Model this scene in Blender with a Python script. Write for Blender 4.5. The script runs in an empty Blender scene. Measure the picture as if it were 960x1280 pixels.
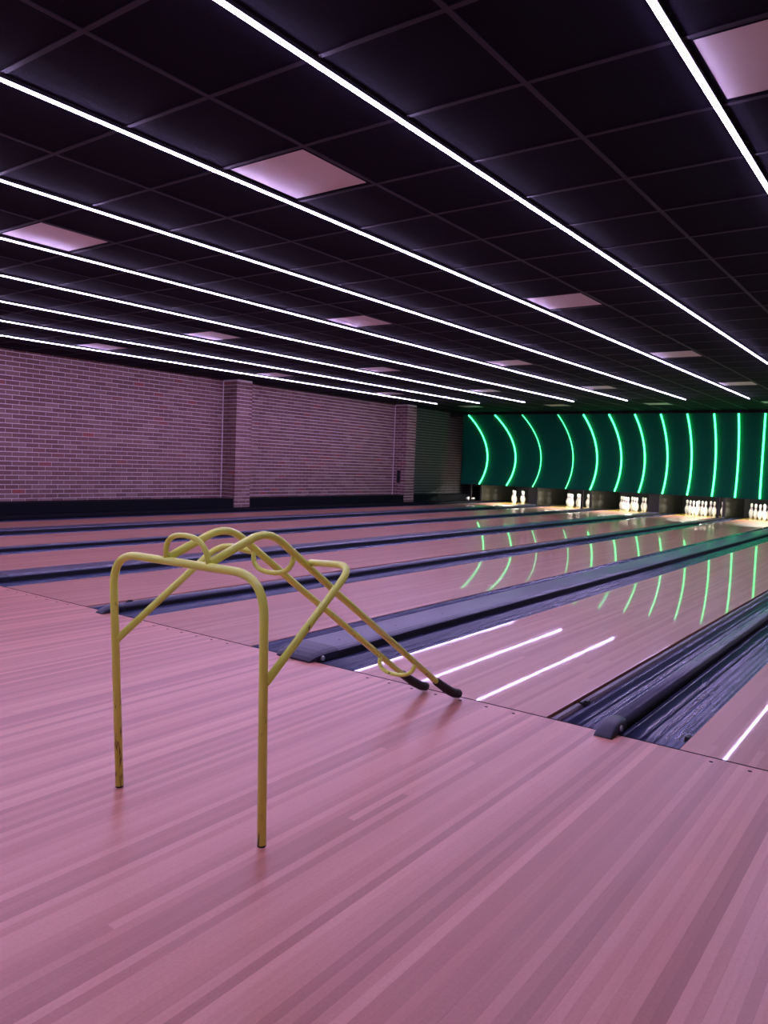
import bpy, bmesh, math, random
from mathutils import Vector, Matrix

random.seed(7)
scene = bpy.context.scene
C = scene.collection

# ------------------------------------------------------------------ camera
CAM_H = 1.06
F_PX, YAW, PITCH, ROLL = 966.656, 0.630146, -0.0631599, -0.0378485
fwd = Vector((-math.sin(YAW) * math.cos(PITCH), math.cos(YAW) * math.cos(PITCH), math.sin(PITCH)))
rgt = fwd.cross(Vector((0, 0, 1))).normalized()
dwn = fwd.cross(rgt)
r2 = math.cos(ROLL) * rgt + math.sin(ROLL) * dwn
d2 = -math.sin(ROLL) * rgt + math.cos(ROLL) * dwn
cam_data = bpy.data.cameras.new('camera')
cam_data.sensor_fit = 'HORIZONTAL'
cam_data.sensor_width = 36.0
cam_data.lens = 36.0 * F_PX / 960.0
cam_data.clip_start = 0.05
cam_data.clip_end = 200
cam = bpy.data.objects.new('camera', cam_data)
C.objects.link(cam)
M = Matrix((r2, -d2, -fwd)).transposed().to_4x4()
M.translation = Vector((0, 0, CAM_H))
cam.matrix_world = M
scene.camera = cam


def in_frame(p, margin=25):
    v = Vector(p) - Vector((0, 0, CAM_H))
    z = v.dot(fwd)
    if z < 0.1:
        return False
    x, y = 480 + F_PX * v.dot(r2) / z, 640 + F_PX * v.dot(d2) / z
    return -margin < x < 960 + margin and -margin < y < 1280 + margin


# ------------------------------------------------------------------ world, exposure
world = bpy.data.worlds.new('world')
scene.world = world
world.use_nodes = True
world.node_tree.nodes['Background'].inputs[0].default_value = (1.0, 0.75, 0.62, 1)
world.node_tree.nodes['Background'].inputs[1].default_value = 0.10
scene.view_settings.view_transform = 'Standard'
scene.view_settings.look = 'None'
scene.view_settings.gamma = 1
scene.view_settings.use_curve_mapping = False
scene.view_settings.exposure = 0.32
STRIP_COL, STRIP_POWER = (0.70, 0.55, 1.10), 52.0
ARC_COL, ARC_POWER = (0.04, 1.0, 0.27), 4.0
DECK_COL, DECK_POWER = (1.0, 0.96, 0.84), 330.0

# ------------------------------------------------------------------ dimensions
ZC = 2.63            # ceiling height
MOD = 0.6096         # ceiling module
FOUL = 3.06          # y of the foul line
PANEL_Y = 19.7       # masking panel
DECK_Y = 20.35       # pin deck starts
LANE_END = 22.2
WALL_X = -12.1
PIL_X = -11.7
W, GN, GW = 1.0541, 0.555, 0.75
lanes = [(-0.775, -0.775 + W)]          # from the camera's side to the brick wall
gaps = []
for i in range(6):
    g = GN if i % 2 == 0 else GW
    r = lanes[-1][0] - g
    gaps.append((r, lanes[-1][0], 'narrow' if i % 2 == 0 else 'wide'))
    lanes.append((r - W, r))
ORD = ['first', 'second', 'third', 'fourth', 'fifth', 'sixth', 'seventh', 'eighth', 'ninth', 'tenth']


def lane_ord(i):   # i = index in lanes; counted from the brick wall
    return ORD[len(lanes) - 1 - i]


# ------------------------------------------------------------------ material helpers
def mat(name):
    m = bpy.data.materials.new(name)
    m.use_nodes = True
    nt = m.node_tree
    return m, nt, nt.nodes['Principled BSDF']


def N(nt, kind, **kw):
    n = nt.nodes.new(kind)
    for k, v in kw.items():
        setattr(n, k, v)
    return n


def simple(name, col, rough=0.5, metal=0.0, noise=0.0, nscale=20, bump=0.0, spec=0.5):
    m, nt, b = mat(name)
    b.inputs['Roughness'].default_value = rough
    b.inputs['Metallic'].default_value = metal
    b.inputs['Specular IOR Level'].default_value = spec
    tc = N(nt, 'ShaderNodeTexCoord')
    no = N(nt, 'ShaderNodeTexNoise')
    no.inputs['Scale'].default_value = nscale
    no.inputs['Detail'].default_value = 4
    nt.links.new(tc.outputs['Object'], no.inputs['Vector'])
    mx = N(nt, 'ShaderNodeMix', data_type='RGBA')
    mx.inputs[6].default_value = tuple(c * (1 - noise) for c in col) + (1,)
    mx.inputs[7].default_value = tuple(min(1, c * (1 + noise)) for c in col) + (1,)
    nt.links.new(no.outputs['Fac'], mx.inputs[0])
    nt.links.new(mx.outputs[2], b.inputs['Base Color'])
    if bump:
        bp = N(nt, 'ShaderNodeBump')
        bp.inputs['Strength'].default_value = bump
        bp.inputs['Distance'].default_value = 0.004
        nt.links.new(no.outputs['Fac'], bp.inputs['Height'])
        nt.links.new(bp.outputs['Normal'], b.inputs['Normal'])
    return m


def emitter(name, col, power):
    m, nt, b = mat(name)
    b.inputs['Base Color'].default_value = (0.8, 0.8, 0.8, 1)
    b.inputs['Emission Color'].default_value = col + (1,)
    b.inputs['Emission Strength'].default_value = power
    return m


def board_random(nt, width, stagger):
    """random value per board, counted along world x; stagger adds end joints"""
    g = N(nt, 'ShaderNodeNewGeometry')
    sp = N(nt, 'ShaderNodeSeparateXYZ')
    nt.links.new(g.outputs['Position'], sp.inputs[0])
    d = N(nt, 'ShaderNodeMath', operation='DIVIDE')
    d.inputs[1].default_value = width
    nt.links.new(sp.outputs['X'], d.inputs[0])
    fl = N(nt, 'ShaderNodeMath', operation='FLOOR')
    nt.links.new(d.outputs[0], fl.inputs[0])
    wn = N(nt, 'ShaderNodeTexWhiteNoise', noise_dimensions='1D')
    nt.links.new(fl.outputs[0], wn.inputs['W'])
    # length cells
    ma = N(nt, 'ShaderNodeMath', operation='MULTIPLY_ADD')
    nt.links.new(wn.outputs['Value'], ma.inputs[0])
    ma.inputs[1].default_value = 7.3
    dv = N(nt, 'ShaderNodeMath', operation='DIVIDE')
    nt.links.new(sp.outputs['Y'], dv.inputs[0])
    dv.inputs[1].default_value = stagger
    nt.links.new(dv.outputs[0], ma.inputs[2])
    fy = N(nt, 'ShaderNodeMath', operation='FLOOR')
    nt.links.new(ma.outputs[0], fy.inputs[0])
    cb = N(nt, 'ShaderNodeCombineXYZ')
    nt.links.new(fl.outputs[0], cb.inputs[0])
    nt.links.new(fy.outputs[0], cb.inputs[1])
    w2 = N(nt, 'ShaderNodeTexWhiteNoise', noise_dimensions='2D')
    nt.links.new(cb.outputs[0], w2.inputs['Vector'])
    return g, w2.outputs['Value'], d.outputs[0]


def wood(name, dark, mid, light, rough, per_object, stagger=2.6, rough_var=0.06, seam=0.0, coat=0.0):
    m, nt, b = mat(name)
    g, rnd, cell = board_random(nt, 0.0266, stagger)
    if per_object:
        oi = N(nt, 'ShaderNodeObjectInfo')
        ad = N(nt, 'ShaderNodeMath', operation='ADD')
        nt.links.new(oi.outputs['Random'], ad.inputs[0])
        nt.links.new(g.outputs['Random Per Island'], ad.inputs[1])
        fr = N(nt, 'ShaderNodeMath', operation='FRACT')
        nt.links.new(ad.outputs[0], fr.inputs[0])
        rnd = fr.outputs[0]
    # grain stretched along y
    mp = N(nt, 'ShaderNodeMapping')
    mp.inputs['Scale'].default_value = (90, 2.2, 90)
    nt.links.new(g.outputs['Position'], mp.inputs['Vector'])
    no = N(nt, 'ShaderNodeTexNoise')
    no.inputs['Scale'].default_value = 1.0
    no.inputs['Detail'].default_value = 5
    nt.links.new(mp.outputs[0], no.inputs['Vector'])
    fl = N(nt, 'ShaderNodeTexNoise')
    fl.inputs['Scale'].default_value = 120
    fl.inputs['Detail'].default_value = 3
    nt.links.new(g.outputs['Position'], fl.inputs['Vector'])
    ma = N(nt, 'ShaderNodeMath', operation='MULTIPLY_ADD')
    nt.links.new(no.outputs['Fac'], ma.inputs[0])
    ma.inputs[1].default_value = 0.35
    nt.links.new(rnd, ma.inputs[2])
    mb = N(nt, 'ShaderNodeMath', operation='MULTIPLY_ADD')
    nt.links.new(fl.outputs['Fac'], mb.inputs[0])
    mb.inputs[1].default_value = 0.45
    nt.links.new(ma.outputs[0], mb.inputs[2])
    cr = N(nt, 'ShaderNodeValToRGB')
    cr.color_ramp.elements[0].position = 0.15
    cr.color_ramp.elements[0].color = dark + (1,)
    cr.color_ramp.elements[1].position = 1.35 if False else 1.0
    cr.color_ramp.elements[1].color = light + (1,)
    e = cr.color_ramp.elements.new(0.6)
    e.color = mid + (1,)
    sc = N(nt, 'ShaderNodeMath', operation='MULTIPLY')
    sc.inputs[1].default_value = 0.645
    nt.links.new(mb.outputs[0], sc.inputs[0])
    nt.links.new(sc.outputs[0], cr.inputs[0])
    nt.links.new(cr.outputs[0], b.inputs['Base Color'])
    rr = N(nt, 'ShaderNodeMath', operation='MULTIPLY_ADD')
    nt.links.new(no.outputs['Fac'], rr.inputs[0])
    rr.inputs[1].default_value = rough_var
    rr.inputs[2].default_value = rough - rough_var * 0.5
    nt.links.new(rr.outputs[0], b.inputs['Roughness'])
    if seam:
        # fine relief at the joints between boards
        fx = N(nt, 'ShaderNodeMath', operation='FRACT')
        nt.links.new(cell, fx.inputs[0])
        pp = N(nt, 'ShaderNodeMath', operation='PINGPONG')
        nt.links.new(fx.outputs[0], pp.inputs[0])
        pp.inputs[1].default_value = 0.5
        lt = N(nt, 'ShaderNodeMath', operation='GREATER_THAN')
        nt.links.new(pp.outputs[0], lt.inputs[0])
        lt.inputs[1].default_value = 0.02
        bp = N(nt, 'ShaderNodeBump')
        bp.inputs['Strength'].default_value = seam
        bp.inputs['Distance'].default_value = 0.0006
        nt.links.new(lt.outputs[0], bp.inputs['Height'])
        nt.links.new(bp.outputs['Normal'], b.inputs['Normal'])
    b.inputs['Coat Weight'].default_value = coat
    b.inputs['Coat Roughness'].default_value = 0.032
    return m


def brick_mat(name):
    m, nt, b = mat(name)
    oi = N(nt, 'ShaderNodeObjectInfo')
    g = N(nt, 'ShaderNodeNewGeometry')
    ad = N(nt, 'ShaderNodeMath', operation='ADD')
    nt.links.new(oi.outputs['Random'], ad.inputs[0])
    nt.links.new(g.outputs['Random Per Island'], ad.inputs[1])
    fr = N(nt, 'ShaderNodeMath', operation='FRACT')
    nt.links.new(ad.outputs[0], fr.inputs[0])
    cr = N(nt, 'ShaderNodeValToRGB')
    el = cr.color_ramp.elements
    el[0].position, el[0].color = 0.0, (0.185, 0.080, 0.078, 1)
    el[1].position, el[1].color = 1.0, (0.34, 0.08, 0.075, 1)
    for p, c in ((0.35, (0.215, 0.095, 0.094, 1)), (0.72, (0.245, 0.120, 0.118, 1)), (0.93, (0.30, 0.165, 0.160, 1)), (0.975, (0.24, 0.10, 0.09, 1))):
        e = el.new(p)
        e.color = c
    nt.links.new(fr.outputs[0], cr.inputs[0])
    no = N(nt, 'ShaderNodeTexNoise')
    no.inputs['Scale'].default_value = 45
    no.inputs['Detail'].default_value = 5
    nt.links.new(g.outputs['Position'], no.inputs['Vector'])
    mx = N(nt, 'ShaderNodeMix', data_type='RGBA', blend_type='MULTIPLY')
    mx.inputs[0].default_value = 0.6
    nt.links.new(cr.outputs[0], mx.inputs[6])
    c2 = N(nt, 'ShaderNodeValToRGB')
    c2.color_ramp.elements[0].color = (0.55, 0.55, 0.55, 1)
    c2.color_ramp.elements[1].color = (1.3, 1.3, 1.3, 1)
    nt.links.new(no.outputs['Fac'], c2.inputs[0])
    nt.links.new(c2.outputs[0], mx.inputs[7])
    nt.links.new(mx.outputs[2], b.inputs['Base Color'])
    b.inputs['Roughness'].default_value = 0.85
    bp = N(nt, 'ShaderNodeBump')
    bp.inputs['Strength'].default_value = 0.4
    bp.inputs['Distance'].default_value = 0.003
    nt.links.new(no.outputs['Fac'], bp.inputs['Height'])
    nt.links.new(bp.outputs['Normal'], b.inputs['Normal'])
    return m


def yellow_mat(name):
    m, nt, b = mat(name)
    tc = N(nt, 'ShaderNodeTexCoord')
    mp = N(nt, 'ShaderNodeMapping')
    mp.inputs['Scale'].default_value = (60, 60, 9)
    nt.links.new(tc.outputs['Object'], mp.inputs['Vector'])
    no = N(nt, 'ShaderNodeTexNoise')
    no.inputs['Scale'].default_value = 1.0
    no.inputs['Detail'].default_value = 6
    no.inputs['Roughness'].default_value = 0.65
    nt.links.new(mp.outputs[0], no.inputs['Vector'])
    # chips sit mostly on the lower half of the legs
    sp = N(nt, 'ShaderNodeSeparateXYZ')
    nt.links.new(tc.outputs['Object'], sp.inputs[0])
    mr = N(nt, 'ShaderNodeMapRange')
    mr.inputs['From Min'].default_value = 0.75
    mr.inputs['From Max'].default_value = 0.05
    mr.inputs['To Min'].default_value = -0.06
    mr.inputs['To Max'].default_value = 0.06
    nt.links.new(sp.outputs['Z'], mr.inputs['Value'])
    ad = N(nt, 'ShaderNodeMath', operation='ADD')
    nt.links.new(no.outputs['Fac'], ad.inputs[0])
    nt.links.new(mr.outputs[0], ad.inputs[1])
    cr = N(nt, 'ShaderNodeValToRGB')
    cr.color_ramp.elements[0].position = 0.62
    cr.color_ramp.elements[0].color = (0, 0, 0, 1)
    cr.color_ramp.elements[1].position = 0.68
    cr.color_ramp.elements[1].color = (1, 1, 1, 1)
    nt.links.new(ad.outputs[0], cr.inputs[0])
    mx = N(nt, 'ShaderNodeMix', data_type='RGBA')
    mx.inputs[6].default_value = (0.80, 0.93, 0.15, 1)
    mx.inputs[7].default_value = (0.10, 0.085, 0.03, 1)
    nt.links.new(cr.outputs[0], mx.inputs[0])
    nt.links.new(mx.outputs[2], b.inputs['Base Color'])
    b.inputs['Roughness'].default_value = 0.28
    return m


MAT = {}
MAT['approach'] = wood('approach_wood', (0.40, 0.150, 0.105), (0.56, 0.23, 0.162), (0.72, 0.335, 0.245), 0.30, True)
MAT['lane'] = wood('lane_wood', (0.42, 0.165, 0.11), (0.53, 0.23, 0.15), (0.63, 0.295, 0.205), 0.32, False, stagger=1.9, rough_var=0.03, coat=0.4)
MAT['deck'] = wood('deck_wood', (0.62, 0.40, 0.08), (0.68, 0.46, 0.10), (0.75, 0.52, 0.13), 0.16, False, stagger=5)
MAT['subfloor'] = simple('subfloor', (0.05, 0.03, 0.03), 0.8)
MAT['foul'] = simple('foul_line_black', (0.012, 0.008, 0.012), 0.9, spec=0.0)
MAT['dot'] = simple('dot_dark', (0.02, 0.008, 0.012), 0.6, spec=0.1)
MAT['gutter'] = simple('gutter_plastic', (0.046, 0.056, 0.115), 0.24, noise=0.1, nscale=3)
MAT['cap'] = simple('cap_plastic', (0.050, 0.052, 0.088), 0.32, noise=0.15, nscale=30)
MAT['nose'] = simple('nose_rubber', (0.022, 0.022, 0.045), 0.42, noise=0.2, nscale=50, bump=0.1)
MAT['rail_grey'] = simple('bumper_rail_grey', (0.10, 0.065, 0.085), 0.35, noise=0.15, nscale=12)
MAT['black'] = simple('black_plastic', (0.008, 0.008, 0.012), 0.5)
MAT['bolt'] = simple('bolt_steel', (0.6, 0.58, 0.6), 0.35, metal=0.7)
MAT['brick'] = brick_mat('brick_clay')
MAT['mortar'] = simple('mortar', (0.87, 0.77, 0.79), 0.9, noise=0.15, nscale=25, bump=0.3)
MAT['mortar_dark'] = simple('mortar_grey', (0.27, 0.27, 0.27), 0.8, noise=0.15, nscale=25, bump=0.3)
MAT['brick_dark'] = simple('brick_charcoal', (0.050, 0.042, 0.046), 0.75, noise=0.3, nscale=6, bump=0.3)
MAT['base_black'] = simple('baseboard_black', (0.005, 0.005, 0.009), 0.7, noise=0.3, spec=0.12)
MAT['tile'] = simple('ceiling_tile', (0.0065, 0.0062, 0.0145), 0.9, noise=0.25, nscale=140, bump=0.25, spec=0.1)
MAT['tbar'] = simple('ceiling_grid', (0.026, 0.022, 0.038), 0.6, spec=0.2)
MAT['plenum'] = simple('ceiling_void', (0.01, 0.01, 0.015), 0.9)
MAT['diffuser'] = simple('panel_diffuser', (0.66, 0.62, 0.60), 0.45, noise=0.03)
MAT['strip'] = emitter('strip_glow', STRIP_COL, STRIP_POWER)
MAT['housing'] = simple('strip_housing', (0.02, 0.02, 0.03), 0.5)
MAT['band'] = simple('masking_green', (0.003, 0.13, 0.075), 0.6, noise=0.1, nscale=2, spec=0.1)
MAT['frame_dark'] = simple('masking_frame', (0.012, 0.02, 0.018), 0.5)
MAT['arc'] = emitter('arc_glow', ARC_COL, ARC_POWER)
MAT['arc_dim'] = emitter('arc_glow_thin', ARC_COL, ARC_POWER * 0.75)
MAT['kick'] = simple('kickback_olive', (0.022, 0.022, 0.016), 0.16, noise=0.35, nscale=5)
MAT['pit'] = simple('pit_black', (0.012, 0.012, 0.012), 0.8)
MAT['pin'] = simple('pin_white', (0.86, 0.85, 0.82), 0.25)
MAT['stripe'] = simple('pin_stripe', (0.20, 0.03, 0.14), 0.3)
MAT['decklight'] = emitter('deck_tube', DECK_COL, DECK_POWER)
MAT['yellow'] = yellow_mat('ramp_yellow')
MAT['rubber'] = simple('tip_rubber', (0.010, 0.010, 0.012), 0.7, noise=0.3, nscale=120, bump=0.4)
MAT['post'] = simple('post_black', (0.02, 0.02, 0.022), 0.4)


# ------------------------------------------------------------------ mesh helpers
def link(name, me, m=None, parent=None, loc=None):
    o = bpy.data.objects.new(name, me)
    C.objects.link(o)
    if m is not None and me is not None and len(me.materials) == 0:
        me.materials.append(MAT[m])
    if parent is not None:
        o.parent = parent
    if loc is not None:
        o.location = loc
    return o


def to_mesh(bm, name, smooth=False):
    bmesh.ops.recalc_face_normals(bm, faces=bm.faces)
    me = bpy.data.meshes.new(name)
    bm.to_mesh(me)
    bm.free()
    if smooth:
        for p in me.polygons:
            p.use_smooth = True
    return me


def box(bm, x0, x1, y0, y1, z0, z1):
    v = [bm.verts.new((x, y, z)) for x in (x0, x1) for y in (y0, y1) for z in (z0, z1)]
    for f in ((0, 1, 3, 2), (4, 6, 7, 5), (0, 4, 5, 1), (2, 3, 7, 6), (0, 2, 6, 4), (1, 5, 7, 3)):
        bm.faces.new([v[i] for i in f])


def box_mesh(name, x0, x1, y0, y1, z0, z1, bevel=0.0, seg=1):
    bm = bmesh.new()
    box(bm, x0, x1, y0, y1, z0, z1)
    if bevel:
        bmesh.ops.bevel(bm, geom=list(bm.edges), offset=bevel, segments=seg, affect='EDGES', profile=0.5)
    return to_mesh(bm, name)


def loft(bm, sections, cap=True, closed=True):
    rows = [[bm.verts.new(p) for p in s] for s in sections]
    n = len(rows[0])
    for a, b in zip(rows, rows[1:]):
        for i in range(n if closed else n - 1):
            j = (i + 1) % n
            bm.faces.new((a[i], a[j], b[j], b[i]))
    if cap and closed:
        bm.faces.new(rows[0][::-1])
        bm.faces.new(rows[-1])


def fillet(pts, rad, seg=7):
    """round the inner corners of a polyline"""
    pts = [Vector(p) for p in pts]
    out = [pts[0]]
    for i in range(1, len(pts) - 1):
        a, b, c = pts[i - 1], pts[i], pts[i + 1]
        r = rad[i - 1] if isinstance(rad, (list, tuple)) else rad
        u, v = (a - b), (c - b)
        t = min(r, u.length * 0.49, v.length * 0.49)
        p, q = b + u.normalized() * t, b + v.normalized() * t
        for k in range(seg + 1):
            s = k / seg
            out.append(p * (1 - s) ** 2 + b * 2 * s * (1 - s) + q * s * s)
    out.append(pts[-1])
    return out


def tube(pts, radius, name, sides=14, cap=True):
    pts = [Vector(p) for p in pts]
    n = len(pts)
    rad = radius if isinstance(radius, (list, tuple)) else [radius] * n
    tang = []
    for i in range(n):
        a = pts[max(i - 1, 0)]
        b = pts[min(i + 1, n - 1)]
        tang.append((b - a).normalized())
    ref = Vector((0, 0, 1)) if abs(tang[0].z) < 0.9 else Vector((1, 0, 0))
    nrm = (ref - tang[0] * ref.dot(tang[0])).normalized()
    bm = bmesh.new()
    sec = []
    for i in range(n):
        if i:
            nrm = (nrm - tang[i] * nrm.dot(tang[i])).normalized()
        bi = tang[i].cross(nrm)
        sec.append([pts[i] + (nrm * math.cos(2 * math.pi * k / sides) + bi * math.sin(2 * math.pi * k / sides)) * rad[i] for k in range(sides)])
    loft(bm, sec, cap)
    me = to_mesh(bm, name)
    for p in me.polygons:
        p.use_smooth = len(p.vertices) == 4
    return me


def lathe(profile, name, seg=16):
    bm = bmesh.new()
    sec = [[Vector((r * math.cos(2 * math.pi * k / seg), r * math.sin(2 * math.pi * k / seg), z)) for k in range(seg)] for z, r in profile]
    loft(bm, sec)
    me = to_mesh(bm, name)
    for p in me.polygons:
        p.use_smooth = len(p.vertices) == 4
    return me


def empty(name, loc=(0, 0, 0), rz=0.0):
    o = bpy.data.objects.new(name, None)
    C.objects.link(o)
    o.location = loc
    o.rotation_euler = (0, 0, rz)
    o.empty_display_size = 0.1
    return o


def tag(o, label, cat=None, group=None, kind=None):
    o['label'] = label
    if cat:
        o['category'] = cat
    if group:
        o['group'] = group
    if kind:
        o['kind'] = kind
    return o


# ------------------------------------------------------------------ approach floor
XR, YB = 1.3, -2.2           # how far the place is built past the frame
floor = link('floor', box_mesh('floor', -12.1, XR, YB, FOUL - 0.004, -0.12, -0.016), 'subfloor')
tag(floor, 'pink-lit maple board approach in front of the bowling lanes', kind='structure')
BW = 0.0266
plank_cache = {}


def plank_mesh(length):
    key = round(length, 2)
    if key not in plank_cache:
        bm = bmesh.new()
        h, g = BW / 2 - 0.00003, 0.00012
        x0, x1, l = -h, h, key
        top = [bm.verts.new(p) for p in ((x0 + g, 0.0004, 0), (x1 - g, 0.0004, 0), (x1 - g, l - 0.0004, 0), (x0 + g, l - 0.0004, 0))]
        bot = [bm.verts.new(p) for p in ((x0, 0, -0.016), (x1, 0, -0.016), (x1, l, -0.016), (x0, l, -0.016))]
        mid = [bm.verts.new(p) for p in ((x0, 0, -0.0003), (x1, 0, -0.0003), (x1, l, -0.0003), (x0, l, -0.0003))]
        bm.faces.new(top)
        for a, b in ((top, mid), (mid, bot)):
            for i in range(4):
                j = (i + 1) % 4
                bm.faces.new((a[i], b[i], b[j], a[j]))
        me = to_mesh(bm, 'plank')
        me.materials.append(MAT['approach'])
        plank_cache[key] = me
    return plank_cache[key]


i0, i1 = int(-12.1 / BW), int(XR / BW)
rest = bmesh.new()
nplank = 0
rp = random.Random(3)
for i in range(i0, i1):
    x = (i + 0.5) * BW
    if -5.92 < x < 0.05 and nplank < 296:
        cuts = [YB, FOUL - 0.011]
        if -3.0 < x < -0.6 and rp.random() < 0.35:
            cuts = [YB, round(rp.uniform(0.3, 2.7), 2), FOUL - 0.011]
        for a, b in zip(cuts, cuts[1:]):
            o = link('plank', plank_mesh(round(b - a, 2)), None, floor, (x, a, 0))
            if b == cuts[-1]:
                o.location.y = b - round(b - a, 2)
            nplank += 1
    else:
        box(rest, x - BW / 2 + 0.0002, x + BW / 2 - 0.0002, YB, FOUL - 0.011, -0.016, 0)
o = link('planks_beyond', to_mesh(rest, 'planks_beyond'), 'approach', floor)
o['kind'] = 'stuff'
o = link('foul_line', box_mesh('foul_line', -12.1, XR, FOUL - 0.011, FOUL, -0.03, -0.0003), 'foul', floor)

# guide dots let into the boards before each lane
dot_me = lathe([(0.0, 0.0078), (0.0005, 0.0078)], 'guide_dot', 12)
dot_me.materials.append(MAT['dot'])
for li, (l, r) in enumerate(lanes[:4]):
    c = (l + r) / 2
    for k in (-3, -2, -1, 0, 1, 2, 3):
        link('guide_dot', dot_me, None, floor, (c + k * 5 * BW, FOUL - 0.055, 0.0001))

# ------------------------------------------------------------------ lanes
for i, (l, r) in enumerate(lanes):
    e = empty('bowling_lane', ((l + r) / 2, FOUL, 0))
    tag(e, 'long glossy maple bowling lane, ' + lane_ord(i) + ' from the brick wall', 'bowling lane', 'bowling lanes')
    me = box_mesh('lane_bed', -W / 2, W / 2, 0.0, DECK_Y + 0.25 - FOUL, -0.05, 0.0)
    link('lane_bed', me, 'lane', e)
    me = box_mesh('pin_deck', -W / 2, W / 2, DECK_Y + 0.252 - FOUL, LANE_END - FOUL, -0.05, 0.0, 0.0015)
    o = link('pin_deck', me, 'deck', e)
    o['label'] = 'pale yellow pin deck'

lane_base = link('floor', box_mesh('floor_under_lanes', -12.1, XR, FOUL, 23.2, -0.2, -0.125), 'pit')
tag(lane_base, 'dark sunken floor beneath the lanes and gutters', kind='structure')


# ------------------------------------------------------------------ gutters
def gutter_mesh(x0, x1, flip):
    """ridged trough, x0..x1, running down the lane"""
    w = x1 - x0
    prof = [(k / 16, 0.0) for k in range(17)]
    for q in range(4):
        c = 0.22 + 0.56 * q / 3
        prof = [p for p in prof if abs(p[0] - c) > 0.05]
        prof += [(c - 0.042, 0), (c - 0.026, 0.0012), (c - 0.012, 0.0036), (c, 0.0044), (c + 0.012, 0.0036), (c + 0.026, 0.0012), (c + 0.042, 0)]
    prof.sort()
    sec = []
    ys = [FOUL + 0.001]
    while ys[-1] < 22.0:
        ys.append(ys[-1] + 0.22 + 0.02 * (len(ys)))
    rr = random.Random(int(x0 * -1000))
    ph = rr.random() * 6
    for y in ys:
        row = []
        dep = 0.045 + 0.03 * min(1, (y - FOUL) / 14)
        for t, ridge in prof:
            s = abs(2 * t - 1)
            z = -dep * (1 - s ** 2.6) + ridge
            z += 0.0008 * math.sin(y * 0.9 + ph) * (1 - s)
            row.append((x0 + w * t, y, z - 0.004))
        # underside
        row += [(x1, y, -0.11), (x0, y, -0.11)]
        sec.append(row)
    bm = bmesh.new()
    loft(bm, sec)
    me = to_mesh(bm, 'gutter')
    for p in me.polygons:
        p.use_smooth = len(p.vertices) == 4 and p.center.z > -0.1
    return me


def cap_profile(x0, x1, h, kind):
    if kind == 'narrow':
        c = (x0 + x1) / 2
        hw = (x1 - x0) / 2
        pts = [(x0 + 0.003, 0.018)]
        for k in range(11):
            a = math.pi * (1 - k / 10)
            pts.append((c + hw * math.cos(a), 0.022 + (h - 0.022) * math.sin(a) ** 0.7))
        pts.append((x1 - 0.003, 0.018))
        return pts
    return [(x0, 0.024), (x0, h * 0.7), (x0 + 0.012, h * 0.9), (x0 + 0.035, h), (x1 - 0.075, h), (x1 - 0.035, h * 0.97), (x1 - 0.010, h * 0.84),
            (x1, h * 0.68), (x1 - 0.004, 0.026)]


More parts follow.
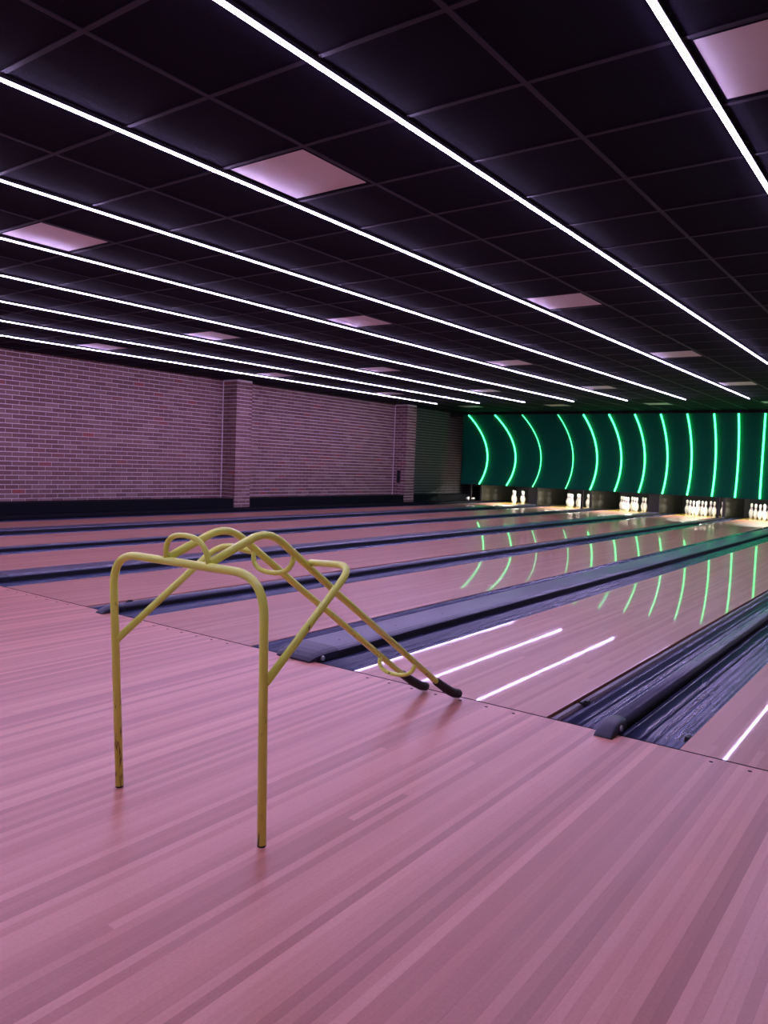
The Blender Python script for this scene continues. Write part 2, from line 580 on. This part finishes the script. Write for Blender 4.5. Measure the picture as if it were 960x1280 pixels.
bolt_me = lathe([(-0.004, 0.013), (0.003, 0.013), (0.006, 0.010)], 'bolt', 12)
bolt_me.materials.append(MAT['bolt'])
screw_me = lathe([(0.0, 0.005), (0.0012, 0.005), (0.002, 0.003)], 'screw', 8)
screw_me.materials.append(MAT['black'])
for gi, (g0, g1, kind) in enumerate(gaps):
    wl, wr = lane_ord(gi + 1), lane_ord(gi)     # lanes to the left and to the right
    where = 'between the ' + wl + ' and ' + wr + ' lanes from the brick wall'
    c0, c1 = g0 + 0.235, g1 - 0.235
    if kind == 'narrow':
        c0, c1 = (g0 + g1) / 2 - 0.034, (g0 + g1) / 2 + 0.034
    go = link('gutter', gutter_mesh(g0 + (0.070 if gi in (0, 2) else 0.003), c0 - 0.006, 0), 'gutter')
    tag(go, 'dark ridged gutter on the open side of the ' + wl + ' lane from the brick wall', 'gutter', 'gutters')
    go = link('gutter', gutter_mesh(c1 + 0.006, g1 - 0.003, 0), 'gutter')
    tag(go, 'dark ridged gutter on the wall side of the ' + wr + ' lane from the brick wall', 'gutter', 'gutters')
    e = empty('gutter_divider', ((c0 + c1) / 2, FOUL, 0))
    tag(e, ('narrow rounded' if kind == 'narrow' else 'wide flat') + ' dark divider ' + where, 'lane divider', 'lane dividers')
    a, b = c0 - e.location.x, c1 - e.location.x
    h = 0.046 if kind == 'narrow' else 0.052
    if kind == 'narrow':
        a -= 0.004
        b += 0.004
    ynose = 0.10 if kind == 'narrow' else 0.16
    bm = bmesh.new()
    ys = [ynose + 0.002] + [ynose + 1.2 * k for k in range(1, 14)] + [DECK_Y - FOUL - 0.05]
    loft(bm, [[(x, y, z) for x, z in cap_profile(a, b, h, kind)] for y in ys])
    capo = link('cap', to_mesh(bm, 'cap', kind == 'narrow'), 'cap', e)
    o = link('skirt', box_mesh('skirt', a + 0.010, b - 0.010, 0.002, DECK_Y - FOUL - 0.05, -0.1, 0.0175 if kind == 'narrow' else 0.0235), 'black', e)  # its black puts the shade under the cap's overhang into the colour
    o['label'] = 'black recessed skirt under the cap'
    bm = bmesh.new()
    secs = []
    if kind == 'narrow':
        steps = [(ynose, 1.0, 1.0), (0.05, 1.05, 1.04), (0.01, 1.03, 1.05), (-0.025, 0.88, 1.04), (-0.05, 0.64, 1.02), (-0.072, 0.34, 1.0), (-0.082, 0.10, 0.98)]
    else:
        steps = [(ynose, 1.0, 1.0), (0.10, 1.0, 0.98), (0.04, 0.93, 0.95), (0.0, 0.78, 0.92), (-0.035, 0.5, 0.88), (-0.05, 0.22, 0.84)]
    for y, hs, ws in steps:
        row = []
        zb = 0.0008 if y <= 0.0 else 0.002
        for x, z in cap_profile(a, b, h, kind):
            zz = zb if z < 0.027 and (abs(x - a) < 0.006 or abs(x - b) < 0.006) else max(z * hs, zb + 0.0004)
            row.append(((x - (a + b) / 2) * ws + (a + b) / 2, y, zz))
        secs.append(row)
    loft(bm, secs)
    o = link('nose', to_mesh(bm, 'nose', kind == 'narrow'), 'nose', e)
    o['label'] = 'dark rubber end nose overlapping the approach'
    bo = link('bolt', bolt_me, None, o, (b + 0.0015, 0.02 if kind == 'narrow' else 0.03, 0.02 if kind == 'narrow' else 0.016))
    bo.rotation_euler = (0, math.pi / 2, 0)
    if gi < 3:
        for k in range(1, 6):
            link('screw', screw_me, None, capo, ((a + b) / 2 + (0.03 if kind == 'wide' else 0.0), ynose + 0.14 + 0.55 * (k - 1), h))

# gutter beside the lane next to the wall
g1 = lanes[-1][0]
go = link('gutter', gutter_mesh(g1 - 0.235, g1 - 0.003, 0), 'gutter')
tag(go, 'dark blue ridged gutter between the brick wall and the first lane', 'gutter', 'gutters')
me = box_mesh('trim', PIL_X - 0.0 - 0.4, g1 - 0.237, 2.2, 22.3, -0.1, 0.045, 0.006, 2)
o = link('trim_1', me, 'base_black')
tag(o, 'low dark capping ledge at the foot of the brick wall', kind='structure')
# gutter on the open side of the seventh lane
g0 = lanes[0][1]
go = link('gutter', gutter_mesh(g0 + 0.003, g0 + 0.235, 0), 'gutter')
tag(go, 'dark blue ridged gutter on the open side of the seventh lane from the brick wall', 'gutter', 'gutters')

# bumper rails lying along the lane edge in the narrow gaps
for gi in (0, 2):
    g0 = gaps[gi][0]
    e = empty('bumper_rail', (g0 + 0.046, FOUL, 0))
    tag(e, 'folded grey bumper rail lying along the ' + lane_ord(gi + 1) + ' lane from the brick wall', 'bumper rail', 'bumper rails')

    def rail(y0, y1, nm):
        prof = [(-0.036, -0.05), (-0.036, -0.010), (-0.028, -0.004), (-0.010, -0.006), (0.000, -0.014), (0.006, -0.024), (0.018, -0.032), (0.020, -0.05)]
        bm = bmesh.new()
        loft(bm, [[(x, y, z) for x, z in prof] for y in (y0, (y0 + y1) / 2, y1)])
        link(nm, to_mesh(bm, nm), 'rail_grey', e)
    rail(0.004, 0.30, 'rail_section')
    rail(0.34, 16.8, 'rail_section')
    bm = bmesh.new()
    box(bm, -0.016, 0.022, 0.302, 0.338, -0.05, 0.002)
    box(bm, 0.000, 0.020, 0.306, 0.332, 0.002, 0.012)
    link('hinge_bracket', to_mesh(bm, 'hinge_bracket'), 'black', e)
# small clip on the lane edge
o = link('edge_clip', box_mesh('edge_clip', -0.012, 0.010, -0.02, 0.02, -0.03, 0.004, 0.003), 'black', None, (lanes[0][0] - 0.012, FOUL + 0.17, 0.0))
tag(o, 'small black clip on the gutter edge of the seventh lane', 'clip')

# ------------------------------------------------------------------ brick wall and pillars
COURSE, BL, BH, BD = 0.075, 0.225, 0.0635, 0.06


def brick_data(sx, sy, sz):
    bm = bmesh.new()
    box(bm, -sx / 2, sx / 2, -sy / 2, sy / 2, -sz / 2, sz / 2)
    me = to_mesh(bm, 'brick')
    me.materials.append(MAT['brick'])
    return me


def mortar_box(name, x0, x1, y0, y1, z0, z1):
    return link(name, box_mesh(name, x0, x1, y0, y1, z0, z1), 'mortar')


P1, P2 = (10.87, 11.30), (16.93, 17.37)
wall = mortar_box('wall_left', WALL_X - 0.2, WALL_X - 0.006, 2.2, P2[1] - 0.1, 0.0, ZC + 0.02)
wall_end = link('wall_left', box_mesh('wall_left', WALL_X - 0.2, WALL_X - 0.006, P2[1] - 0.1, 22.8, 0.0, ZC + 0.02), 'mortar_dark')  # darker grey mortar and bricks from the far pillar onward
tag(wall_end, 'dark brick end of the side wall beside the green panel', kind='structure')
tag(wall, 'long red brick side wall with pale mortar joints', kind='structure')
cands = []
z = 0.03 + 0.2
row = 0
while z - BH / 2 < ZC:
    off = (row % 2) * BL / 2
    y = 2.2 + off - BL
    while y < 22.5:
        a, b = max(y, 2.21), min(y + BL - 0.010, 22.7)
        if b - a > 0.03:
            cands.append((a, b, z))
        y += BL
    z += COURSE
    row += 1


def vis_size(a, b, z):
    p = Vector((WALL_X, (a + b) / 2, z))
    if not in_frame(p, -4) or P1[0] - 0.02 < p.y < P1[1] + 0.45 or P2[0] - 0.02 < p.y < P2[1] + 0.3:
        return 0
    v = p - Vector((0, 0, CAM_H))
    return (b - a) / v.length


cands.sort(key=lambda c: -vis_size(*c))
full = brick_data(0.012, BL - 0.010, BH)
rest = bmesh.new()
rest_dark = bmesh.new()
for i, (a, b, z) in enumerate(cands):
    if i < 240 and b - a > BL - 0.0101:
        link('brick', full, None, wall, (WALL_X - 0.006 + random.uniform(0, 0.0025), (a + b) / 2, z))
    else:
        x = WALL_X - 0.006 + random.uniform(0, 0.0025)
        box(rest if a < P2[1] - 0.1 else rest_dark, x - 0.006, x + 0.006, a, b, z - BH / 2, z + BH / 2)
o = link('bricks_charcoal', to_mesh(rest_dark, 'bricks_charcoal'), 'brick_dark', wall_end)
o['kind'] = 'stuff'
o = link('bricks_beyond', to_mesh(rest, 'bricks_beyond'), 'brick', wall)
o['kind'] = 'stuff'

PB = 0.046
for pi, (y0, y1) in enumerate((P1, P2)):
    pil = mortar_box('brick_pillar', WALL_X - 0.006, PIL_X - 0.006, y0 + 0.006, y1 - 0.006, PB, ZC + 0.01)
    tag(pil, 'square red brick pillar on the side wall, ' + ('nearer the approach' if pi == 0 else 'nearer the green panel'), kind='structure')
    z = PB + BH / 2 + 0.004
    row = 0
    L = y1 - y0
    D = PIL_X - WALL_X
    rest = bmesh.new()
    while z < ZC:
        # front face: stretcher + header, alternating
        q = 0.66 if row % 2 else 0.34
        cut = y0 + L * (0.75 if row % 2 else 0.25)
        segs = [(y0, cut - 0.005), (cut + 0.005, y1)] if row % 2 == 0 else [(y0, cut - 0.005), (cut + 0.005, y1)]
        if row % 2 == 0:
            segs = [(y0, y0 + L / 2 - 0.005), (y0 + L / 2 + 0.005, y1)]
        else:
            segs = [(y0, y0 + L / 4 - 0.005), (y0 + L / 4 + 0.005, y0 + 3 * L / 4 - 0.005), (y0 + 3 * L / 4 + 0.005, y1)]
        for a, b in segs:
            bm = bmesh.new()
            box(bm, -0.006, 0.006, -(b - a) / 2, (b - a) / 2, -BH / 2, BH / 2)
            if pi == 0:
                link('brick', to_mesh(bm, 'brick'), 'brick', pil, (PIL_X - 0.006 + random.uniform(0, .002), (a + b) / 2, z))
            else:
                bm.free()
                x = PIL_X - 0.006 + random.uniform(0, .002)
                box(rest, x - 0.006, x + 0.006, a, b, z - BH / 2, z + BH / 2)
        # side face towards the camera
        cuts = [WALL_X, WALL_X + D / 2, PIL_X - 0.012] if row % 2 else [WALL_X, WALL_X + D / 4, WALL_X + 3 * D / 4, PIL_X - 0.012]
        for a, b in zip(cuts, cuts[1:]):
            a2, b2 = a + 0.005, b - (0.005 if b < PIL_X - 0.02 else 0.0)
            if pi == 0:
                bm = bmesh.new()
                box(bm, -(b2 - a2) / 2, (b2 - a2) / 2, -0.006, 0.006, -BH / 2, BH / 2)
                link('brick', to_mesh(bm, 'brick'), 'brick', pil, ((a2 + b2) / 2, y0 + 0.006 - random.uniform(0, .002), z))
            else:
                box(rest, a2, b2, y0, y0 + 0.012, z - BH / 2, z + BH / 2)
        z += COURSE
        row += 1
    if pi == 1:
        o = link('bricks_joined', to_mesh(rest, 'bricks_joined'), 'brick', pil)
        o['kind'] = 'stuff'
    else:
        rest.free()
    # pale joint strip in the inner corner
    link('corner_joint', box_mesh('corner_joint', WALL_X - 0.005, WALL_X + 0.014, y0 - 0.012, y0 + 0.002, PB, ZC), 'mortar', pil)

segs = [(2.2, P1[0] - 0.003), (P1[1] + 0.003, P2[0] - 0.003), (P2[1] + 0.003, 22.3)]
for i, (a, b) in enumerate(segs):
    o = link('baseboard_left', box_mesh('baseboard_left', WALL_X + 0.004, PIL_X - 0.02, a, b, 0.046, 0.225, 0.004), 'base_black')
    tag(o, 'black plinth box along the foot of the brick wall, ' + ('in front of the near stretch', 'between the two pillars', 'beyond the far pillar')[i], kind='structure')
e = link('wall_box', box_mesh('wall_box', -0.05, 0.05, -0.03, 0.0, -0.16, 0.16, 0.006), 'black', None, (WALL_X + 0.20, P2[0] - 0.001, 0.72))
tag(e, 'small dark box fixed on the far brick pillar', 'box')

# ------------------------------------------------------------------ ceiling
GX0, GY0 = -0.9007, 2.938        # a grid crossing; strips lie on every second line of x
ceil = link('ceiling', box_mesh('ceiling', WALL_X - 0.2, XR, YB, 23.0, ZC + 0.03, ZC + 0.12), 'plenum')
tag(ceil, 'black suspended ceiling of square tiles in a thin grid', kind='structure')
T = MOD - 0.026
tile_me = box_mesh('ceiling_tile', -T / 2 - 0.006, T / 2 + 0.006, -T / 2 - 0.006, T / 2 + 0.006, 0.002, 0.014)
tile_me.materials.append(MAT['tile'])
cells = []
for ix in range(-19, 4):
    for iy in range(-9, 34):
        x, y = GX0 + (ix + 0.5) * MOD, GY0 + (iy + 0.5) * MOD
        if x + MOD / 2 < WALL_X - 0.5 or x > XR or y < YB or y > 22.6:
            continue
        lamp = (ix % 4 == 0) and (iy % 6 == 0)
        cells.append((ix, iy, x, y, lamp))
cells.sort(key=lambda c: (Vector((c[2], c[3], ZC - CAM_H))).length if in_frame((c[2], c[3], ZC), 60) else 1e3)
rest = bmesh.new()
nt_ = 0
lamps = []
for ix, iy, x, y, lamp in cells:
    if lamp:
        if in_frame((x, y, ZC), 30) and y < 19.3 and x > WALL_X + 0.4:
            lamps.append((ix, iy, x, y))
            continue
    if nt_ < 298 and in_frame((x, y, ZC), 60):
        link('ceiling_tile', tile_me, None, ceil, (x, y, ZC))
        nt_ += 1
    else:
        box(rest, max(x - T / 2 - 0.006, WALL_X - 0.1), x + T / 2 + 0.006, y - T / 2 - 0.006, y + T / 2 + 0.006, ZC + 0.002, ZC + 0.014)
o = link('ceiling_tiles_beyond', to_mesh(rest, 'ceiling_tiles_beyond'), 'tile', ceil)
o['kind'] = 'stuff'
for ix in range(-19, 5):
    x = GX0 + ix * MOD
    if WALL_X < x < XR:
        link('grid_bar', box_mesh('grid_bar', x - 0.012, x + 0.012, YB, 22.8, ZC - 0.003, ZC + 0.0019), 'tbar', ceil)
for iy in range(-9, 34):
    y = GY0 + iy * MOD
    if YB < y < 22.8:
        link('grid_bar', box_mesh('grid_bar', WALL_X, XR, y - 0.012, y + 0.012, ZC - 0.0026, ZC + 0.0019), 'tbar', ceil)

# unlit square lights
cols = sorted({c[0] for c in lamps})
rows = sorted({c[1] for c in lamps})
for ix, iy, x, y in lamps:
    e = empty('ceiling_panel_light', (x, y, ZC))
    tag(e, 'unlit pale square ceiling light, ' + ORD[rows.index(iy)] + ' row from the approach, ' + ORD[cols.index(ix)] + ' column from the brick wall', 'ceiling light', 'unlit square ceiling lights')
    bm = bmesh.new()
    o_, i_ = T / 2 + 0.004, T / 2 - 0.024
    box(bm, -o_, o_, -o_, -i_, 0.0021, 0.014)
    box(bm, -o_, o_, i_, o_, 0.0021, 0.014)
    box(bm, -o_, -i_, -i_, i_, 0.0021, 0.014)
    box(bm, i_, o_, -i_, i_, 0.0021, 0.014)
    link('frame', to_mesh(bm, 'frame'), 'tile', e)
    link('diffuser', box_mesh('diffuser', -i_, i_, -i_, i_, 0.004, 0.012), 'diffuser', e)

# LED strips
STRIP_END = 16.71
for k in range(9):
    x = GX0 - 2 * k * MOD
    w_ = 9 - k
    e = empty('led_strip', (x, 0, ZC))
    tag(e, 'long glowing white light strip on the ceiling, ' + ORD[8 - k] + ' from the brick wall', 'strip light', 'ceiling light strips')
    link('housing', box_mesh('housing', -0.0145, 0.0145, YB + 0.1, STRIP_END, -0.018, -0.0035), 'housing', e)
    link('diffuser', box_mesh('diffuser', -0.0115, 0.0115, YB + 0.1, STRIP_END, -0.0235, -0.0182, 0.0015, 1), 'strip', e)

# ------------------------------------------------------------------ green masking panel
PZ0, PZ1 = 0.545, 2.55
PX0, PX1 = -11.6, 0.35
AR = [(-11.187, .42, 1), (-10.262, .44, 1), (-9.46, .39, 0), (-8.497, .31, 0), (-7.809, .275, 1), (-7.14, .245, 1), (-6.516, .20, 1), (-5.934, .145, 1),
      (-5.337, .105, 1), (-4.762, .063, 1), (-4.24, .035, 1), (-3.70, 0.0, 1), (-3.15, -.035, 1), (-2.6, -.07, 1), (-2.05, -.11, 1), (-1.5, -.15, 1), (-0.95, -.2, 1), (-0.4, -.24, 1)]
SC = PANEL_Y / 20.5
ZV = 1.06 + (1.30 - 1.06) * SC
arcs = [(x * SC, k / SC, b) for x, k, b in AR]


def arc_x(a, z):
    return a[0] - a[1] * (z - ZV) ** 2


pan = empty('masking_panel', ((PX0 + PX1) / 2, PANEL_Y, PZ0))
tag(pan, 'long dark green masking panel with glowing green curved lines above the pins', 'masking panel')
off = pan.location
NZ = 24
zs = [PZ0 + (PZ1 - PZ0) * k / NZ for k in range(NZ + 1)]


def clampx(x):
    return min(max(x, PX0), PX1)


edges = [None] + [(-11.97 * SC, 0.40 / SC, 2)] + arcs + [None]
for i in range(len(edges) - 1):
    L_, R_ = edges[i], edges[i + 1]
    bm = bmesh.new()
    F0, F1 = [], []
    for zz in zs:
        xa = PX0 if L_ is None else clampx(arc_x(L_, zz))
        xb = PX1 if R_ is None else clampx(arc_x(R_, zz))
        gap_l = 0.0 if L_ is None else 0.004
        xa, xb = xa + gap_l, xb - 0.004
        if xb < xa + 0.002:
            xb = xa + 0.002
        F0.append((xa, xb, zz))
    # each band stands a little proud at its lit right-hand edge
    sec = []
    for xa, xb, zz in F0:
        sec.append([Vector((xa, PANEL_Y, zz)) - off, Vector((xb, PANEL_Y - 0.018, zz)) - off, Vector((xb, PANEL_Y + 0.03, zz)) - off, Vector((xa, PANEL_Y + 0.03, zz)) - off])
    loft(bm, sec)
    link('panel_band', to_mesh(bm, 'panel_band'), 'band', pan)
for a in arcs:
    rad = 0.021 if a[2] else 0.013
    zz0, zz1 = PZ0 + 0.01, PZ1 - 0.01
    pts = []
    for k in range(29):
        zz = zz0 + (zz1 - zz0) * k / 28
        x = arc_x(a, zz)
        if x > PX0 + 0.02:
            pts.append(Vector((x, PANEL_Y - 0.03, zz)) - off)
    o = link('glowing_arc', tube(pts, rad, 'glowing_arc', 8), 'arc' if a[2] else 'arc_dim', pan)
bm = bmesh.new()
for (x0, x1, z0, z1) in ((PX0, PX1, PZ1, PZ1 + 0.012), (PX0, PX1, PZ0 - 0.012, PZ0), (PX0 - 0.012, PX0, PZ0 - 0.012, PZ1 + 0.012)):
    box(bm, x0 - off.x, x1 - off.x, -0.02, 0.05, z0 - off.z, z1 - off.z)
link('frame', to_mesh(bm, 'frame'), 'frame_dark', pan)
o = link('trim_2', box_mesh('bulkhead', WALL_X, XR, PANEL_Y + 0.06, PANEL_Y + 0.16, PZ1 - 0.05, ZC + 0.001), 'pit')
tag(o, 'dark bulkhead strip between the green panel and the ceiling', kind='structure')
o = link('wall_back', box_mesh('wall_back', WALL_X, XR, 22.9, 23.0, -0.12, ZC + 0.03), 'pit')
tag(o, 'black pit wall behind the pins', kind='structure')

# support posts under the panel
for gi in (2, 4, 6):
    x = (gaps[gi][0] + gaps[gi][1]) / 2 if gi < 6 else lanes[-1][0] - 0.262
    z0 = 0.046
    e = empty('support_post', (x, PANEL_Y + 0.02, z0))
    nm = ('between the fourth and fifth lanes from wall' if gi == 2 else 'between the second and third lanes from wall') if gi < 6 else 'beside the first lane at the brick wall'
    tag(e, 'thin dark post under the green panel ' + nm, 'post', 'panel posts')
    link('shaft', box_mesh('shaft', -0.028, 0.028, -0.02, 0.02, 0.008, PZ0 - 0.014 - z0, 0.004), 'post', e)
    link('foot_plate', box_mesh('foot_plate', -0.04, 0.04, -0.04, 0.04, 0, 0.008), 'post', e)

# kickbacks between the decks
KY0, KY1 = DECK_Y - 0.02, LANE_END + 0.3
kicks = [((g0 + 0.235, g1 - 0.235, i) if k == 'wide' else ((g0 + g1) / 2 - 0.036, (g0 + g1) / 2 + 0.036, i)) for i, (g0, g1, k) in enumerate(gaps) if i >= 1] + [(lanes[-1][0] - 0.30, lanes[-1][0] - 0.238, 6)]
for x0, x1, i in kicks:
    e = empty('kickback', ((x0 + x1) / 2, KY0, -0.1))
    nm = ('between the ' + lane_ord(i + 1) + ' and ' + lane_ord(i) + ' pin decks from the brick wall') if i < 6 else 'on the brick wall side of the first pin deck'
    tag(e, 'olive grey side board ' + nm, 'kickback', 'pin deck side boards')
    hw = (x1 - x0) / 2
    link('board', box_mesh('board', -hw, hw, 0.012, KY1 - KY0, 0, 0.95, 0.006), 'kick', e)
    link('front_edge', box_mesh('front_edge', -hw, hw, 0.0, 0.0118, 0, 0.95, 0.004), 'post', e)

# lights over the decks, just behind the panel
for i in range(2, 7):
    l, r = lanes[i]
    e = empty('pin_deck_light', ((l + r) / 2, PANEL_Y + 0.55, 0.72))
    tag(e, 'small bright tube light over the pins of the ' + lane_ord(i) + ' lane from the wall', 'light', 'pin deck lights')
    link('reflector', box_mesh('reflector', -0.48, 0.48, -0.05, -0.03, -0.05, 0.09, 0.004), 'post', e)
    link('spill_shield', box_mesh('spill_shield', -0.60, 0.60, -0.03, 0.55, 0.06, 0.08), 'pit', e)  # unseen board added to stop the tube's light spilling upward
    link('bracket', box_mesh('bracket', -0.03, 0.03, -0.518, -0.05, 0.03, 0.05), 'post', e)
    me = tube([(-0.46, 0, -0.035), (0.46, 0, -0.035)], 0.014, 'tube', 10)
    link('tube', me, 'decklight', e)

# ------------------------------------------------------------------ pins
PROF = [(0.0, 0.0255), (0.004, 0.0285), (0.02, 0.0335), (0.05, 0.046), (0.085, 0.0565), (0.114, 0.0605), (0.145, 0.0585), (0.18, 0.050), (0.21, 0.037), (0.235, 0.0272),
        (0.254, 0.0234), (0.275, 0.0246), (0.30, 0.0288), (0.325, 0.0319), (0.343, 0.0324), (0.36, 0.029), (0.372, 0.021), (0.379, 0.010), (0.381, 0.003)]
pin_me = lathe(PROF, 'pin_body', 18)
pin_me.materials.append(MAT['pin'])


def rad_at(z):
    for (z0, r0), (z1, r1) in zip(PROF, PROF[1:]):
        if z0 <= z <= z1:
            return r0 + (r1 - r0) * (z - z0) / (z1 - z0)


st = bmesh.new()
for z0, z1 in ((0.229, 0.242), (0.262, 0.275)):
    sec = []
    for zz, dr in ((z0, -0.001), (z0, 0.0007), ((z0 + z1) / 2, 0.0007), (z1, 0.0007), (z1, -0.001)):
        r = rad_at(zz) + dr
        sec.append([Vector((r * math.cos(2 * math.pi * k / 18), r * math.sin(2 * math.pi * k / 18), zz)) for k in range(18)])
    loft(st, sec, cap=False)
stripe_me = to_mesh(st, 'neck_stripe', True)
stripe_me.materials.append(MAT['stripe'])
S = 0.3048
SPOTS = [(0, 0, 'head pin'), (-.5, 1, 'left pin of the second row'), (.5, 1, 'right pin of the second row'), (-1, 2, 'left pin of the third row'), (0, 2, 'middle pin of the third row'),
         (1, 2, 'right pin of the third row'), (-1.5, 3, 'leftmost pin of the back row'), (-.5, 3, 'second pin of the back row'), (.5, 3, 'third pin of the back row'), (1.5, 3, 'rightmost pin of the back row')]
HEAD_Y = 21.01


def make_pin(loc, label, group):
    e = empty('bowling_pin', loc, random.uniform(0, 6))
    tag(e, label, 'bowling pin', group)
    link('body', pin_me, None, e)
    link('neck_stripe', stripe_me, None, e)
    return e


for i in range(2, 7):
    c = (lanes[i][0] + lanes[i][1]) / 2
    for k, (a, b, nm) in enumerate(SPOTS):
        if (i in (5, 6) and k == 9) or (i == 2 and k in (5, 8, 9)):
            continue
        make_pin((c + a * S, HEAD_Y + b * S * 0.866, 0.0003), 'white bowling pin, ' + nm + ', on the ' + lane_ord(i) + ' lane from the wall', 'pins on the ' + lane_ord(i) + ' lane from the wall')
p = make_pin((lanes[-1][0] - 0.48, 19.85, 0.046 + 0.0605), 'fallen white bowling pin lying on the dark ledge beside the brick wall', 'fallen pins')
p.rotation_euler = (0, math.radians(90), math.radians(80))

# ------------------------------------------------------------------ yellow bowling ramp
RL, RRt = Vector((-2.068, 1.451, 0)), Vector((-1.456, 1.488, 0))
mid = (RL + RRt) / 2
ang = math.radians(92.9)
ramp = empty('bowling_ramp', mid, ang - math.pi / 2)       # local x across, local y towards the pins
tag(ramp, 'yellow tubular steel ball ramp standing on the approach before the lanes', 'bowling ramp')
TR = 0.0125
# rear frame
pts = fillet([(-0.307, 0.010, 0.004), (-0.345, 0.0, 0.748), (0.290, 0.0, 0.745), (0.307, 0.0, 0.004)], 0.115, 10)
o = link('rear_frame', tube(pts, TR, 'rear_frame', 16), 'yellow', ramp)
for x, y in ((-0.307, 0.010), (0.307, 0.0)):
    link('leg_plug', lathe([(0.0, 0.0118), (0.005, 0.0128)], 'leg_plug', 14), 'rubber', ramp, (x, y, 0.0))
# rails
UL, UR = -0.093, 0.080
DU = 0.012          # the rails drift slightly sideways towards the tip


def rail_pts(u):
    return [(u, 0.0, 0.757), (u, 0.243, 0.842), (u + DU * 0.3, 0.62, 0.592), (u + DU, 1.40, 0.088)]


for u in (UL, UR):
    pts = fillet(rail_pts(u), [0.085, 0.02], 9)
    link('rail', tube(pts, TR, 'rail', 16), 'yellow', ramp)
    a, b = Vector((u + DU * 0.9, 1.340, 0.1268)), Vector((u + DU, 1.445, 0.066))
    c = Vector((u + DU, 1.51, 0.036))
    d = Vector((u + DU, 1.555, 0.0225))
    dirv = (b - a).normalized()
    tp = [a, a + dirv * 0.004] + [a.lerp(b, t) for t in (0.3, 0.6, 0.9)] + [b.lerp(c, 0.4), c, d, d + Vector((0, 0.008, -0.001))]
    rr_ = [0.0145, 0.0175, 0.0185, 0.0190, 0.0205, 0.0205, 0.0210, 0.0200, 0.0140]
    link('rubber_tip', tube(tp, rr_, 'rubber_tip', 16), 'rubber', ramp)
# side braces
for s in (-1, 1):
    if s > 0:
        pts = [(0.300, 0.006, 0.452), (0.300, 0.395, 0.738), (0.092, 0.445, 0.722)]
    else:
        pts = [(-0.325, 0.006, 0.474), (-0.300, 0.420, 0.752), (-0.105, 0.420, 0.735)]
    link('brace', tube(fillet(pts, 0.075, 9), 0.0115, 'brace', 14), 'yellow', ramp)


# hoops: the back stop standing on the rear bar and two spreaders hanging under the rails
def hoop(p0, p1, up, name):
    p0, p1, up = Vector(p0), Vector(p1), Vector(up)
    m = (p0 + p1) / 2
    half = (p1 - p0) / 2
    pts = []
    for k in range(19):
        a = math.pi * k / 18
        pts.append(m - half * math.copysign(abs(math.cos(a)) ** 0.8, math.cos(a)) + up * math.sin(a) ** 0.75)
    link('hoop', tube(pts, 0.0082, name, 12), 'yellow', ramp)


hoop((-0.098, 0.0, 0.752), (0.078, 0.0, 0.752), (0.0, -0.012, 0.078), 'hoop')
hoop((UL, 0.372, 0.748), (UR, 0.372, 0.748), (0, -0.012, -0.062), 'hoop')
hoop((UL + DU, 1.155, 0.240), (UR + DU, 1.155, 0.240), (0, -0.02, -0.055), 'hoop')
